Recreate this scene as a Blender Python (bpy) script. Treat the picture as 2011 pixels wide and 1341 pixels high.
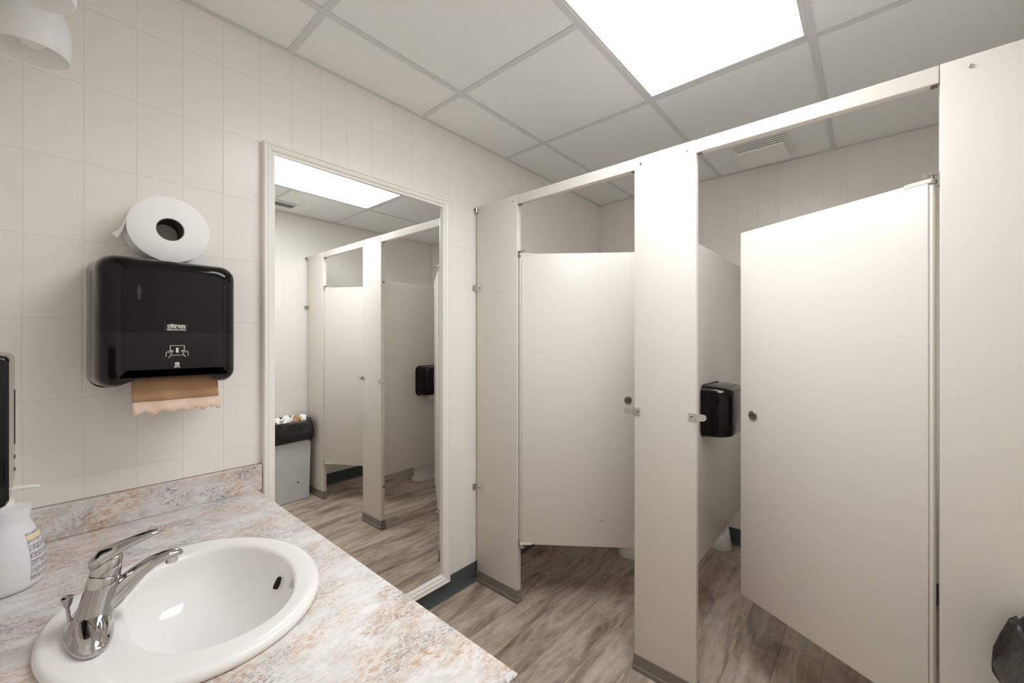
import bpy, bmesh, math, random
from mathutils import Vector, Matrix
random.seed(7)
for o in list(bpy.data.objects):
    bpy.data.objects.remove(o, do_unlink=True)
scn = bpy.context.scene
COL = scn.collection
R = math.radians
PI = math.pi

# ------------------------------------------------------------------ camera
cam_d = bpy.data.cameras.new('camera')
cam_d.sensor_width = 36.0
cam_d.lens = 804.7 / 2011.0 * 36.0
cam_d.shift_y = -3.1 / 2011.0
cam_d.clip_start = 0.02
cam = bpy.data.objects.new('camera', cam_d)
COL.objects.link(cam)
CAMH = 1.345
cam.location = (0, 0, CAMH)
cam.rotation_euler = (R(90), 0, R(41.25 - 90))
scn.camera = cam

# ------------------------------------------------------------------ world, exposure
w = bpy.data.worlds.new('world')
scn.world = w
w.use_nodes = True
w.node_tree.nodes['Background'].inputs[0].default_value = (0.8, 0.8, 0.8, 1)
w.node_tree.nodes['Background'].inputs[1].default_value = 0.0
LIGHT_STRENGTH = 4.6      # glow of the diffuser sheet
LIGHT_POWER = 6.0        # light the prismatic lens throws down
LIGHT_SPREAD = 150.0
LIGHT_COLOR = (0.94, 0.98, 1.0)
scn.view_settings.view_transform = 'Standard'
scn.view_settings.look = 'None'
scn.view_settings.exposure = 0.58
scn.cycles.max_bounces = 16
scn.cycles.diffuse_bounces = 12
scn.cycles.glossy_bounces = 6
scn.view_settings.gamma = 1.0
scn.view_settings.use_curve_mapping = False

# ------------------------------------------------------------------ room dimensions (m); x along the mirror wall, y towards it
D = 1.668      # tile face of mirror wall (wall_left)
F = 2.994      # wall behind the stalls
W0 = -0.445    # wall on the right
V = -0.14      # vanity wall behind the camera
H = 2.437      # ceiling
S = 1.589      # front face of the stall pilasters
T = 2.0875     # top of the stalls
ZC = 0.807     # counter top

# ------------------------------------------------------------------ colour and materials
def lin(c):
    return tuple((v / 255 / 12.92) if v / 255 <= 0.04045 else ((v / 255 + 0.055) / 1.055) ** 2.4 for v in c) + (1.0,)

def new_mat(name):
    m = bpy.data.materials.new(name)
    m.use_nodes = True
    nt = m.node_tree
    return m, nt, nt.nodes['Principled BSDF']

def mat(name, rgb, rough=0.5, metal=0.0, spec=0.5, coat=0.0, vary=0.0, bump=0.0, bump_scale=200.0, alpha=1.0):
    m, nt, b = new_mat(name)
    c = lin(rgb)
    b.inputs['Base Color'].default_value = c
    b.inputs['Roughness'].default_value = rough
    b.inputs['Metallic'].default_value = metal
    b.inputs['Specular IOR Level'].default_value = spec
    b.inputs['Coat Weight'].default_value = coat
    b.inputs['Coat Roughness'].default_value = 0.08
    b.inputs['Alpha'].default_value = alpha
    if vary > 0:
        tc = nt.nodes.new('ShaderNodeTexCoord')
        n = nt.nodes.new('ShaderNodeTexNoise'); n.inputs['Scale'].default_value = 2.5; n.inputs['Detail'].default_value = 6
        nt.links.new(tc.outputs['Object'], n.inputs['Vector'])
        oi = nt.nodes.new('ShaderNodeObjectInfo')
        ad = nt.nodes.new('ShaderNodeMath'); ad.operation = 'ADD'
        nt.links.new(n.outputs['Fac'], ad.inputs[0]); nt.links.new(oi.outputs['Random'], ad.inputs[1])
        mr = nt.nodes.new('ShaderNodeMapRange'); mr.inputs[1].default_value = 0.3; mr.inputs[2].default_value = 1.7
        mr.inputs[3].default_value = 1 - vary; mr.inputs[4].default_value = 1 + vary
        nt.links.new(ad.outputs[0], mr.inputs[0])
        hs = nt.nodes.new('ShaderNodeHueSaturation'); hs.inputs['Color'].default_value = c
        nt.links.new(mr.outputs[0], hs.inputs['Value'])
        nt.links.new(hs.outputs['Color'], b.inputs['Base Color'])
    if bump > 0:
        tc = nt.nodes.new('ShaderNodeTexCoord')
        n = nt.nodes.new('ShaderNodeTexNoise'); n.inputs['Scale'].default_value = bump_scale; n.inputs['Detail'].default_value = 4
        nt.links.new(tc.outputs['Object'], n.inputs['Vector'])
        bp = nt.nodes.new('ShaderNodeBump'); bp.inputs['Strength'].default_value = bump; bp.inputs['Distance'].default_value = 0.002
        nt.links.new(n.outputs['Fac'], bp.inputs['Height']); nt.links.new(bp.outputs[0], b.inputs['Normal'])
    return m

def ramp(nt, stops, src):
    r = nt.nodes.new('ShaderNodeValToRGB')
    e = r.color_ramp.elements
    e[0].position, e[0].color = stops[0][0], lin(stops[0][1])
    e[1].position, e[1].color = stops[-1][0], lin(stops[-1][1])
    for p, c in stops[1:-1]:
        k = e.new(p); k.color = lin(c)
    nt.links.new(src, r.inputs[0])
    return r

def noise(nt, vec, scale, detail=6, rough=0.55, dist=0.0):
    n = nt.nodes.new('ShaderNodeTexNoise')
    n.inputs['Scale'].default_value = scale; n.inputs['Detail'].default_value = detail
    n.inputs['Roughness'].default_value = rough; n.inputs['Distortion'].default_value = dist
    nt.links.new(vec, n.inputs['Vector'])
    return n

def mapping(nt, vec, scale=(1, 1, 1)):
    mp = nt.nodes.new('ShaderNodeMapping'); mp.inputs['Scale'].default_value = scale
    nt.links.new(vec, mp.inputs['Vector'])
    return mp

def mixc(nt, fac, a, b, mode='MIX'):
    m = nt.nodes.new('ShaderNodeMix'); m.data_type = 'RGBA'; m.blend_type = mode
    for sock, v in ((m.inputs[0], fac), (m.inputs[6], a), (m.inputs[7], b)):
        if hasattr(v, 'is_output'): nt.links.new(v, sock)
        elif isinstance(v, (int, float)): sock.default_value = v
        else: sock.default_value = lin(v)
    return m.outputs[2]

M = {}
M['tile'] = mat('glazed_tile', (241, 237, 231), rough=0.28, spec=0.45, vary=0.012)
M['grout'] = mat('grout', (238, 234, 228), rough=0.8)
M['wall'] = mat('painted_block', (214, 206, 196), rough=0.5)
M['stall'] = mat('stall_laminate', (224, 219, 211), rough=0.3, spec=0.4, vary=0.008)
M['trimwhite'] = mat('frame_paint', (243, 240, 235), rough=0.4)
M['cove'] = mat('slate_vinyl', (78, 85, 88), rough=0.42)
M['shoe'] = mat('brown_vinyl_shoe', (128, 120, 113), rough=0.33, spec=0.6, vary=0.12)
M['zinc'] = mat('bright_zinc', (214, 211, 207), rough=0.24, metal=0.95)
M['chrome'] = mat('chrome', (190, 188, 186), rough=0.06, metal=1.0)
M['darkmetal'] = mat('worn_steel', (140, 133, 124), rough=0.38, metal=0.9)
M['black_gloss'] = mat('black_gloss_plastic', (8, 7, 7), rough=0.08, spec=0.3)
M['smoke'] = mat('smoky_plastic', (22, 21, 20), rough=0.1, spec=0.35)
M['black_soft'] = mat('black_plastic', (16, 15, 14), rough=0.4)
M['dark'] = mat('dark_void', (12, 11, 10), rough=0.9)
M['white_print'] = mat('white_print', (225, 222, 216), rough=0.6)
M['grey_print'] = mat('grey_print', (58, 55, 52), rough=0.5)
M['porcelain'] = mat('porcelain', (239, 237, 236), rough=0.1, spec=0.5)
M['toilet_seat'] = mat('seat_plastic', (232, 230, 227), rough=0.25)
M['tissue'] = mat('tissue_paper', (250, 250, 250), rough=0.95, spec=0.1)
M['core'] = mat('cardboard_core', (92, 82, 72), rough=0.9, spec=0.1)
M['kraft'] = mat('kraft_towel', (190, 151, 118), rough=0.95, spec=0.1, bump=0.5, bump_scale=500)
M['kraft_pale'] = mat('kraft_towel_pale', (232, 205, 186), rough=0.95, spec=0.1)
M['opal'] = mat('opal_glass', (252, 252, 252), rough=0.25, spec=0.4)
M['bulb'] = mat('bulb_glass', (240, 238, 234), rough=0.35)
M['white_plastic'] = mat('white_plastic', (246, 246, 245), rough=0.4)
M['tbar'] = mat('white_grid_metal', (222, 224, 225), rough=0.45)
M['can'] = mat('grey_steel_paint', (212, 216, 217), rough=0.4, vary=0.02)
M['bottle'] = mat('white_bottle', (231, 229, 232), rough=0.3)
M['pump'] = mat('pump_plastic', (238, 236, 230), rough=0.3)
M['yellow_mark'] = mat('tape_residue', (228, 222, 210), rough=0.5)
M['cab'] = mat('vanity_laminate', (196, 186, 172), rough=0.45)
M['caulk'] = mat('caulk', (170, 155, 140), rough=0.7)

# opal glass lets light through
_nt = M['opal'].node_tree
_tr = _nt.nodes.new('ShaderNodeBsdfTranslucent'); _tr.inputs[0].default_value = (0.97, 0.97, 0.97, 1)
_mx = _nt.nodes.new('ShaderNodeMixShader'); _mx.inputs[0].default_value = 0.42
_nt.links.new(_nt.nodes['Principled BSDF'].outputs[0], _mx.inputs[1]); _nt.links.new(_tr.outputs[0], _mx.inputs[2])
_nt.links.new(_mx.outputs[0], _nt.nodes['Material Output'].inputs[0])

def mat_ceiling_tile():
    m, nt, b = new_mat('mineral_fibre_panel')
    tc = nt.nodes.new('ShaderNodeTexCoord')
    n1 = noise(nt, tc.outputs['Object'], 160, 3, 0.7)
    n2 = noise(nt, tc.outputs['Object'], 3.0, 4, 0.5)
    r = ramp(nt, [(0.28, (233, 235, 237)), (0.40, (246, 248, 250)), (0.7, (249, 251, 253))], n1.outputs['Fac'])
    c = mixc(nt, 0.08, r.outputs['Color'], n2.outputs['Color'], 'SOFT_LIGHT')
    nt.links.new(c, b.inputs['Base Color'])
    b.inputs['Roughness'].default_value = 0.9
    b.inputs['Specular IOR Level'].default_value = 0.15
    bp = nt.nodes.new('ShaderNodeBump'); bp.inputs['Strength'].default_value = 0.35; bp.inputs['Distance'].default_value = 0.002
    nt.links.new(n1.outputs['Fac'], bp.inputs['Height']); nt.links.new(bp.outputs[0], b.inputs['Normal'])
    return m
M['panel'] = mat_ceiling_tile()

def mat_plank():
    m, nt, b = new_mat('grey_brown_vinyl_plank')
    tc = nt.nodes.new('ShaderNodeTexCoord')
    oi = nt.nodes.new('ShaderNodeObjectInfo')
    off = nt.nodes.new('ShaderNodeVectorMath'); off.operation = 'SCALE'
    cmb = nt.nodes.new('ShaderNodeCombineXYZ')
    for i in range(3): nt.links.new(oi.outputs['Random'], cmb.inputs[i])
    nt.links.new(cmb.outputs[0], off.inputs[0]); off.inputs['Scale'].default_value = 37.0
    ad = nt.nodes.new('ShaderNodeVectorMath'); ad.operation = 'ADD'
    nt.links.new(tc.outputs['Object'], ad.inputs[0]); nt.links.new(off.outputs[0], ad.inputs[1])
    v = ad.outputs[0]
    broad = noise(nt, mapping(nt, v, (2.0, 8, 1)).outputs[0], 1.0, 6, 0.6, 1.1)
    grain = noise(nt, mapping(nt, v, (10, 48, 1)).outputs[0], 1.0, 6, 0.65, 0.3)
    fine = noise(nt, mapping(nt, v, (70, 150, 1)).outputs[0], 1.0, 3, 0.6)
    base = ramp(nt, [(0.30, (124, 108, 96)), (0.42, (178, 162, 147)), (0.53, (208, 194, 181)), (0.7, (224, 215, 206))], broad.outputs['Fac'])
    g = ramp(nt, [(0.3, (112, 96, 84)), (0.5, (190, 174, 158)), (0.72, (226, 214, 202))], grain.outputs['Fac'])
    c = mixc(nt, 0.30, base.outputs['Color'], g.outputs['Color'])
    kn = noise(nt, mapping(nt, v, (5, 16, 1)).outputs[0], 1.0, 8, 0.7, 2.6)
    kr = ramp(nt, [(0.34, (70, 58, 48)), (0.47, (128, 128, 128)), (0.60, (150, 148, 146)), (0.70, (196, 192, 188))], kn.outputs['Fac'])
    c = mixc(nt, 0.55, c, kr.outputs['Color'], 'SOFT_LIGHT')
    f = ramp(nt, [(0.3, (90, 90, 90)), (0.7, (165, 165, 165))], fine.outputs['Fac'])
    c = mixc(nt, 0.25, c, f.outputs['Color'], 'SOFT_LIGHT')
    blu = noise(nt, mapping(nt, v, (2.4, 11, 1)).outputs[0], 1.3, 4, 0.5)
    bm = ramp(nt, [(0.5, (0, 0, 0)), (0.72, (255, 255, 255))], blu.outputs['Fac'])
    mx = nt.nodes.new('ShaderNodeMath'); mx.operation = 'MULTIPLY'; mx.inputs[1].default_value = 0.35
    nt.links.new(bm.outputs['Color'], mx.inputs[0])
    c = mixc(nt, mx.outputs[0], c, (128, 128, 130))
    hs = nt.nodes.new('ShaderNodeHueSaturation')
    mr = nt.nodes.new('ShaderNodeMapRange'); mr.inputs[3].default_value = 0.86; mr.inputs[4].default_value = 1.12
    nt.links.new(oi.outputs['Random'], mr.inputs[0]); nt.links.new(mr.outputs[0], hs.inputs['Value'])
    nt.links.new(c, hs.inputs['Color'])
    nt.links.new(hs.outputs['Color'], b.inputs['Base Color'])
    b.inputs['Roughness'].default_value = 0.42
    b.inputs['Specular IOR Level'].default_value = 0.4
    bp = nt.nodes.new('ShaderNodeBump'); bp.inputs['Strength'].default_value = 0.12; bp.inputs['Distance'].default_value = 0.001
    nt.links.new(grain.outputs['Fac'], bp.inputs['Height']); nt.links.new(bp.outputs[0], b.inputs['Normal'])
    return m
M['plank'] = mat_plank()

def mat_counter():
    m, nt, b = new_mat('marbled_laminate')
    tc = nt.nodes.new('ShaderNodeTexCoord')
    ob = tc.outputs['Object']
    mp = nt.nodes.new('ShaderNodeMapping'); mp.inputs['Rotation'].default_value = (0, 0, R(-14)); mp.inputs['Scale'].default_value = (1.15, 1.9, 1.6)
    nt.links.new(ob, mp.inputs['Vector'])
    v = mp.outputs[0]
    def mul(a, bb):
        x = nt.nodes.new('ShaderNodeMath'); x.operation = 'MULTIPLY'
        nt.links.new(a, x.inputs[0])
        if isinstance(bb, float): x.inputs[1].default_value = bb
        else: nt.links.new(bb, x.inputs[1])
        return x.outputs[0]
    def mask(vec, scale, lo, hi, det=8, rg=0.65, ds=0.4):
        return ramp(nt, [(lo, (0, 0, 0)), (hi, (255, 255, 255))], noise(nt, vec, scale, det, rg, ds).outputs['Fac']).outputs['Color']
    c = ramp(nt, [(0.28, (192, 183, 178)), (0.46, (217, 213, 211)), (0.6, (228, 226, 226))], noise(nt, v, 13.0, 9, 0.72, 0.6).outputs['Fac']).outputs['Color']
    # tan clouds broken up by grain
    big = mask(v, 4.6, 0.45, 0.60)
    c = mixc(nt, mul(big, 0.42), c, (222, 203, 188))
    c = mixc(nt, mul(mul(big, mask(v, 58, 0.48, 0.58, 7, 0.8)), 0.95), c, (186, 150, 124))
    rust = mask(mapping(nt, v, (0.8, 0.8, 1)).outputs[0], 5.0, 0.53, 0.64, 8, 0.65, 0.8)
    c = mixc(nt, mul(mul(rust, mask(v, 78, 0.46, 0.56, 7, 0.8)), 0.95), c, (158, 116, 89))
    # cool grey haze and dark specks
    gz = mask(mapping(nt, v, (1.2, 1.1, 1.4)).outputs[0], 5.2, 0.50, 0.63)
    c = mixc(nt, mul(gz, 0.35), c, (208, 206, 210))
    c = mixc(nt, mul(mul(gz, mask(v, 100, 0.50, 0.57, 6, 0.8)), 0.95), c, (112, 98, 93))
    c = mixc(nt, mul(mask(v, 105, 0.59, 0.65, 5, 0.8), 0.7), c, (150, 132, 122))
    nt.links.new(c, b.inputs['Base Color'])
    b.inputs['Roughness'].default_value = 0.35
    return m
M['counter'] = mat_counter()

def mat_mirror():
    m, nt, b = new_mat('mirror_glass')
    b.inputs['Metallic'].default_value = 1.0
    b.inputs['Roughness'].default_value = 0.0
    b.inputs['Base Color'].default_value = (0.90, 0.905, 0.89, 1)
    # a dried smear on the glass
    tc = nt.nodes.new('ShaderNodeTexCoord')
    sm = nt.nodes.new('ShaderNodeVectorMath'); sm.operation = 'DISTANCE'; sm.inputs[1].default_value = (-0.275, 0, 0.81)
    nt.links.new(tc.outputs['Object'], sm.inputs[0])
    near = nt.nodes.new('ShaderNodeMapRange'); near.inputs[1].default_value = 0.015; near.inputs[2].default_value = 0.06
    near.inputs[3].default_value = 1; near.inputs[4].default_value = 0
    nt.links.new(sm.outputs['Value'], near.inputs[0])
    n = noise(nt, tc.outputs['Object'], 45, 6, 0.7, 1.0)
    rr = ramp(nt, [(0.48, (0, 0, 0)), (0.7, (255, 255, 255))], n.outputs['Fac'])
    mu = nt.nodes.new('ShaderNodeMath'); mu.operation = 'MULTIPLY'
    nt.links.new(near.outputs[0], mu.inputs[0]); nt.links.new(rr.outputs['Color'], mu.inputs[1])
    mu2 = nt.nodes.new('ShaderNodeMath'); mu2.operation = 'MULTIPLY'; mu2.inputs[1].default_value = 0.28
    nt.links.new(mu.outputs[0], mu2.inputs[0])
    df = nt.nodes.new('ShaderNodeBsdfDiffuse'); df.inputs[0].default_value = (0.85, 0.87, 0.87, 1)
    ms = nt.nodes.new('ShaderNodeMixShader')
    nt.links.new(mu2.outputs[0], ms.inputs[0]); nt.links.new(b.outputs[0], ms.inputs[1]); nt.links.new(df.outputs[0], ms.inputs[2])
    nt.links.new(ms.outputs[0], nt.nodes['Material Output'].inputs[0])
    return m
M['mirror'] = mat_mirror()

def mat_bag():
    m, nt, b = new_mat('black_bin_liner')
    b.inputs['Base Color'].default_value = lin((34, 32, 30))
    b.inputs['Roughness'].default_value = 0.32
    tc = nt.nodes.new('ShaderNodeTexCoord')
    n = noise(nt, mapping(nt, tc.outputs['Object'], (1, 1, 0.6)).outputs[0], 22, 5, 0.6, 1.5)
    bp = nt.nodes.new('ShaderNodeBump'); bp.inputs['Strength'].default_value = 0.8; bp.inputs['Distance'].default_value = 0.012
    nt.links.new(n.outputs['Fac'], bp.inputs['Height']); nt.links.new(bp.outputs[0], b.inputs['Normal'])
    return m
M['bag'] = mat_bag()

def mat_emit():
    m, nt, b = new_mat('lit_diffuser')
    b.inputs['Base Color'].default_value = (0.8, 0.8, 0.8, 1)
    b.inputs['Emission Color'].default_value = LIGHT_COLOR + (1,)
    b.inputs['Emission Strength'].default_value = LIGHT_STRENGTH
    return m
M['emit'] = mat_emit()

def mat_label():
    m, nt, b = new_mat('printed_label')
    tc = nt.nodes.new('ShaderNodeTexCoord')
    sep = nt.nodes.new('ShaderNodeSeparateXYZ'); nt.links.new(tc.outputs['Object'], sep.inputs[0])
    n = noise(nt, mapping(nt, tc.outputs['Object'], (160, 160, 230)).outputs[0], 1, 2, 0.8)
    txt = ramp(nt, [(0.45, (150, 146, 150)), (0.55, (205, 202, 205))], n.outputs['Fac'])
    wv = nt.nodes.new('ShaderNodeMath'); wv.operation = 'FRACT'
    ml = nt.nodes.new('ShaderNodeMath'); ml.operation = 'MULTIPLY'; ml.inputs[1].default_value = 62.0
    nt.links.new(sep.outputs['Z'], ml.inputs[0]); nt.links.new(ml.outputs[0], wv.inputs[0])
    gap = ramp(nt, [(0.78, (0, 0, 0)), (0.8, (255, 255, 255))], wv.outputs[0])
    c = mixc(nt, gap.outputs['Color'], txt.outputs['Color'], (226, 224, 226))
    # two cream bands
    b1 = ramp(nt, [(0.0, (0, 0, 0)), (0.102, (0, 0, 0)), (0.1025, (255, 255, 255)), (0.1105, (255, 255, 255)), (0.111, (0, 0, 0)), (0.127, (0, 0, 0)), (0.1275, (255, 255, 255)), (0.1345, (255, 255, 255)), (0.135, (0, 0, 0)), (1.0, (0, 0, 0))], sep.outputs['Z'])
    c = mixc(nt, b1.outputs['Color'], c, (240, 216, 170))
    nt.links.new(c, b.inputs['Base Color'])
    b.inputs['Roughness'].default_value = 0.45
    return m
M['label'] = mat_label()

# ------------------------------------------------------------------ mesh helpers
def obj(name, bm, m, parent=None, loc=(0, 0, 0), rot=(0, 0, 0), smooth=False, angle=35):
    me = bpy.data.meshes.new(name)
    bmesh.ops.recalc_face_normals(bm, faces=bm.faces[:])
    bm.to_mesh(me); bm.free()
    o = bpy.data.objects.new(name, me)
    COL.objects.link(o)
    if m is not None: me.materials.append(M[m] if isinstance(m, str) else m)
    o.location = loc; o.rotation_euler = rot
    if parent is not None: o.parent = parent
    if smooth:
        for p in me.polygons: p.use_smooth = True
        try: me.set_sharp_from_angle(angle=R(angle))
        except Exception: pass
    return o

def tag(o, label=None, cat=None, group=None, kind=None):
    if label: o['label'] = label
    if cat: o['category'] = cat
    if group: o['group'] = group
    if kind: o['kind'] = kind
    return o

def thing(name, label, cat, loc=(0, 0, 0), rz=0.0, group=None):
    o = bpy.data.objects.new(name, None); COL.objects.link(o)
    o.location = loc; o.rotation_euler = (0, 0, rz); o.empty_display_size = 0.05
    return tag(o, label, cat, group)

def box(x0, x1, y0, y1, z0, z1, bev=0.0, seg=2, bm=None):
    own = bm is None
    b2 = bmesh.new()
    bmesh.ops.create_cube(b2, size=1.0)
    bmesh.ops.scale(b2, vec=(x1 - x0, y1 - y0, z1 - z0), verts=b2.verts)
    bmesh.ops.translate(b2, vec=((x0 + x1) / 2, (y0 + y1) / 2, (z0 + z1) / 2), verts=b2.verts)
    if bev > 0:
        bmesh.ops.bevel(b2, geom=b2.edges[:], offset=bev, segments=seg, profile=0.5, affect='EDGES')
    if own: return b2
    me = bpy.data.meshes.new('tmp'); b2.to_mesh(me); b2.free(); bm.from_mesh(me); bpy.data.meshes.remove(me)
    return bm

def loft(rings, cap0=True, cap1=True, bm=None):
    bm = bm or bmesh.new()
    vs = [[bm.verts.new(p) for p in r] for r in rings]
    n = len(rings[0])
    for a, b in zip(vs[:-1], vs[1:]):
        for i in range(n):
            j = (i + 1) % n
            bm.faces.new((a[i], a[j], b[j], b[i]))
    if cap0: bm.faces.new(vs[0][::-1])
    if cap1: bm.faces.new(vs[-1])
    return bm

def lathe(profile, n=32, cx=0, cy=0, cap0=True, cap1=True, sx=1.0, sy=1.0, bm=None):
    return loft([[(cx + r * sx * math.cos(2 * PI * i / n), cy + r * sy * math.sin(2 * PI * i / n), z) for i in range(n)] for r, z in profile], cap0, cap1, bm)

def tube(path, radii, n=16, flat=1.0, bm=None, up=Vector((0, 1, 0))):
    """sweep: radii = list of (a, b): a along 'side' axis, b along the other"""
    rings = []
    P = [Vector(p) for p in path]
    for i, p in enumerate(P):
        t = (P[min(i + 1, len(P) - 1)] - P[max(i - 1, 0)]).normalized()
        s = up - up.dot(t) * t
        s.normalize(); u = t.cross(s).normalized()
        a, b = radii[i] if isinstance(radii[i], tuple) else (radii[i], radii[i])
        rings.append([tuple(p + s * (a * math.cos(2 * PI * k / n)) + u * (b * math.sin(2 * PI * k / n))) for k in range(n)])
    return loft(rings, True, True, bm)

def cyl(r, h, n=20, axis='Z', c=(0, 0, 0), bev=0.0, bm=None):
    """disc centred on c with a small chamfer"""
    prof = [(r - bev, -h / 2), (r, -h / 2 + bev), (r, h / 2 - bev), (r - bev, h / 2)] if bev > 0 else [(r, -h / 2), (r, h / 2)]
    rings = []
    for rr, z in prof:
        ring = []
        for i in range(n):
            a = 2 * PI * i / n
            p = (rr * math.cos(a), rr * math.sin(a), z)
            if axis == 'X': p = (p[2], p[0], p[1])
            elif axis == 'Y': p = (p[0], p[2], p[1])
            ring.append((p[0] + c[0], p[1] + c[1], p[2] + c[2]))
        rings.append(ring)
    return loft(rings, True, True, bm)

def rrect(x0, x1, z0, z1, r, n=6):
    """rounded rectangle outline in the XZ plane, anticlockwise from bottom right"""
    pts = []
    for cx, cz, a0 in ((x1 - r, z0 + r, -90), (x1 - r, z1 - r, 0), (x0 + r, z1 - r, 90), (x0 + r, z0 + r, 180)):
        for k in range(n + 1):
            a = R(a0 + 90 * k / n)
            pts.append((cx + r * math.cos(a), cz + r * math.sin(a)))
    return pts

def copy_tree(o, parent=None):
    c = o.copy(); COL.objects.link(c); c.parent = parent
    for ch in list(o.children): copy_tree(ch, c)
    return c

def text_obj(name, body, size, m, parent, loc, rot, bold=0.0, extrude=0.0003, sx=1.0):
    cu = bpy.data.curves.new(name, 'FONT')
    cu.body = body; cu.size = size; cu.align_x = 'CENTER'; cu.align_y = 'CENTER'
    cu.offset = bold; cu.extrude = extrude; cu.resolution_u = 4
    o = bpy.data.objects.new(name + '_tmp', cu); COL.objects.link(o)
    bpy.context.view_layer.update()
    me = bpy.data.meshes.new_from_object(o.evaluated_get(bpy.context.evaluated_depsgraph_get()))
    bpy.data.objects.remove(o, do_unlink=True); bpy.data.curves.remove(cu)
    me.name = name
    t = bpy.data.objects.new(name, me); COL.objects.link(t)
    me.materials.clear(); me.materials.append(M[m])
    t.parent = parent; t.location = loc; t.rotation_euler = rot; t.scale = (sx, 1, 1)
    return t

# ------------------------------------------------------------------ floor
floor = tag(obj('floor', box(V - .1, F + .1, W0 - .1, D + .1, -0.08, -0.0035), 'dark'), kind='structure')
PW, PL = 0.152, 1.22
row = 0
y = D
while y > W0 - 0.02:
    x = V - random.choice([0.15, 0.42, 0.7, 0.95, 1.1])
    while x < F:
        x0, x1 = max(x, V), min(x + PL, F + 0.01)
        y0, y1 = max(y - PW, W0), y
        if x1 - x0 > 0.02 and y1 - y0 > 0.01:
            cxp, cyp = (x0 + x1) / 2, (y0 + y1) / 2
            hx, hy = (x1 - x0) / 2 - 0.0003, (y1 - y0) / 2 - 0.0003
            bm = bmesh.new()
            c = 0.0012
            lo = [bm.verts.new(p) for p in ((-hx, -hy, -0.006), (hx, -hy, -0.006), (hx, hy, -0.006), (-hx, hy, -0.006))]
            md = [bm.verts.new(p) for p in ((-hx, -hy, -c * .6), (hx, -hy, -c * .6), (hx, hy, -c * .6), (-hx, hy, -c * .6))]
            hi = [bm.verts.new(p) for p in ((-hx + c, -hy + c, 0), (hx - c, -hy + c, 0), (hx - c, hy - c, 0), (-hx + c, hy - c, 0))]
            for a, b in ((lo, md), (md, hi)):
                for i in range(4):
                    bm.faces.new((a[i], a[(i + 1) % 4], b[(i + 1) % 4], b[i]))
            bm.faces.new(hi)
            obj('plank', bm, 'plank', floor, (cxp, cyp, 0))
        x += PL
    y -= PW
    row += 1

# ------------------------------------------------------------------ walls with tiles
TWD, THT = 0.1105, 0.2195
ZL = [0.966 + THT * k for k in range(-5, 8)]
def tile_mesh():
    hx, hz, t, c = TWD / 2 - 0.0009, THT / 2 - 0.0005, 0.006, 0.0011
    bm = bmesh.new()
    bk = [bm.verts.new(p) for p in ((-hx, t, -hz), (hx, t, -hz), (hx, t, hz), (-hx, t, hz))]
    md = [bm.verts.new(p) for p in ((-hx, c * .8, -hz), (hx, c * .8, -hz), (hx, c * .8, hz), (-hx, c * .8, hz))]
    fr = [bm.verts.new(p) for p in ((-hx + c, 0, -hz + c * .6), (hx - c, 0, -hz + c * .6), (hx - c, 0, hz - c * .6), (-hx + c, 0, hz - c * .6))]
    for a, b in ((bk, md), (md, fr)):
        for i in range(4): bm.faces.new((a[i], a[(i + 1) % 4], b[(i + 1) % 4], b[i]))
    bm.faces.new(fr)
    bmesh.ops.recalc_face_normals(bm, faces=bm.faces[:])
    me = bpy.data.meshes.new('tile'); bm.to_mesh(me); bm.free(); me.materials.append(M['tile'])
    return me
TILE = tile_mesh()

def tiled_wall(wall, u0, u1, uref, place, rz, skip=lambda a, b, c, d: False, stuff=lambda a, b: False):
    """place(u, z) -> world position of tile centre on the wall face; the rest becomes one joined part"""
    k0 = math.floor((u0 - uref) / TWD)
    rest = bmesh.new()
    k = k0
    while uref + k * TWD < u1 - 0.004:
        a, b = max(u0, uref + k * TWD), min(u1, uref + (k + 1) * TWD)
        k += 1
        if b - a < 0.006: continue
        for z0, z1 in zip(ZL[:-1], ZL[1:]):
            c, d = max(z0, 0.0), min(z1, H + 0.004)
            if d - c < 0.01 or skip(a, b, c, d): continue
            uc, zc = (a + b) / 2, (c + d) / 2
            mtx = Matrix.Translation(place(uc, zc)) @ Matrix.Rotation(rz, 4, 'Z') @ Matrix.Diagonal(((b - a) / TWD, 1, (d - c) / THT, 1))
            if stuff(a, b):
                tmp = TILE.copy(); tmp.transform(mtx); rest.from_mesh(tmp); bpy.data.meshes.remove(tmp)
            else:
                o = bpy.data.objects.new('tile', TILE); COL.objects.link(o)
                o.parent = wall; o.matrix_local = mtx
    if len(rest.verts):
        tag(obj('tile_field', rest, 'tile', wall), kind='stuff')
    else: rest.free()

WT = 0.12
wall_left = tag(obj('wall_left', box(V - WT, F + WT, D + 0.0011, D + WT, -0.05, H + 0.2), 'grout'), kind='structure')
tiled_wall(wall_left, V, F, 0.513, lambda u, z: (u, D, z), 0.0,
           skip=lambda a, b, c, d: (a > 0.56 and b < 1.32 and c > 0.15 and d < 2.01) or (b < 0.5 and d < ZC - 0.03))
wall_back = tag(obj('wall_back', box(F + 0.0011, F + WT, W0, D, -0.05, H + 0.2), 'grout'), kind='structure')
tiled_wall(wall_back, W0, D, D - 0.02, lambda u, z: (F, u, z), -PI / 2)
wall_right = tag(obj('wall_right', box(V - WT, F + WT, W0 - WT, W0 - 0.0011, -0.05, H + 0.2), 'grout'), kind='structure')
tiled_wall(wall_right, V, F, 0.513, lambda u, z: (u, W0, z), PI, stuff=lambda a, b: b < 0.95)
wall_front = tag(obj('wall_front', box(V - WT, V - 0.0011, W0, D, -0.05, H + 0.2), 'grout'), kind='structure')
tiled_wall(wall_front, W0, D, D - 0.02, lambda u, z: (V, u, z), PI / 2, stuff=lambda a, b: True)

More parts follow.
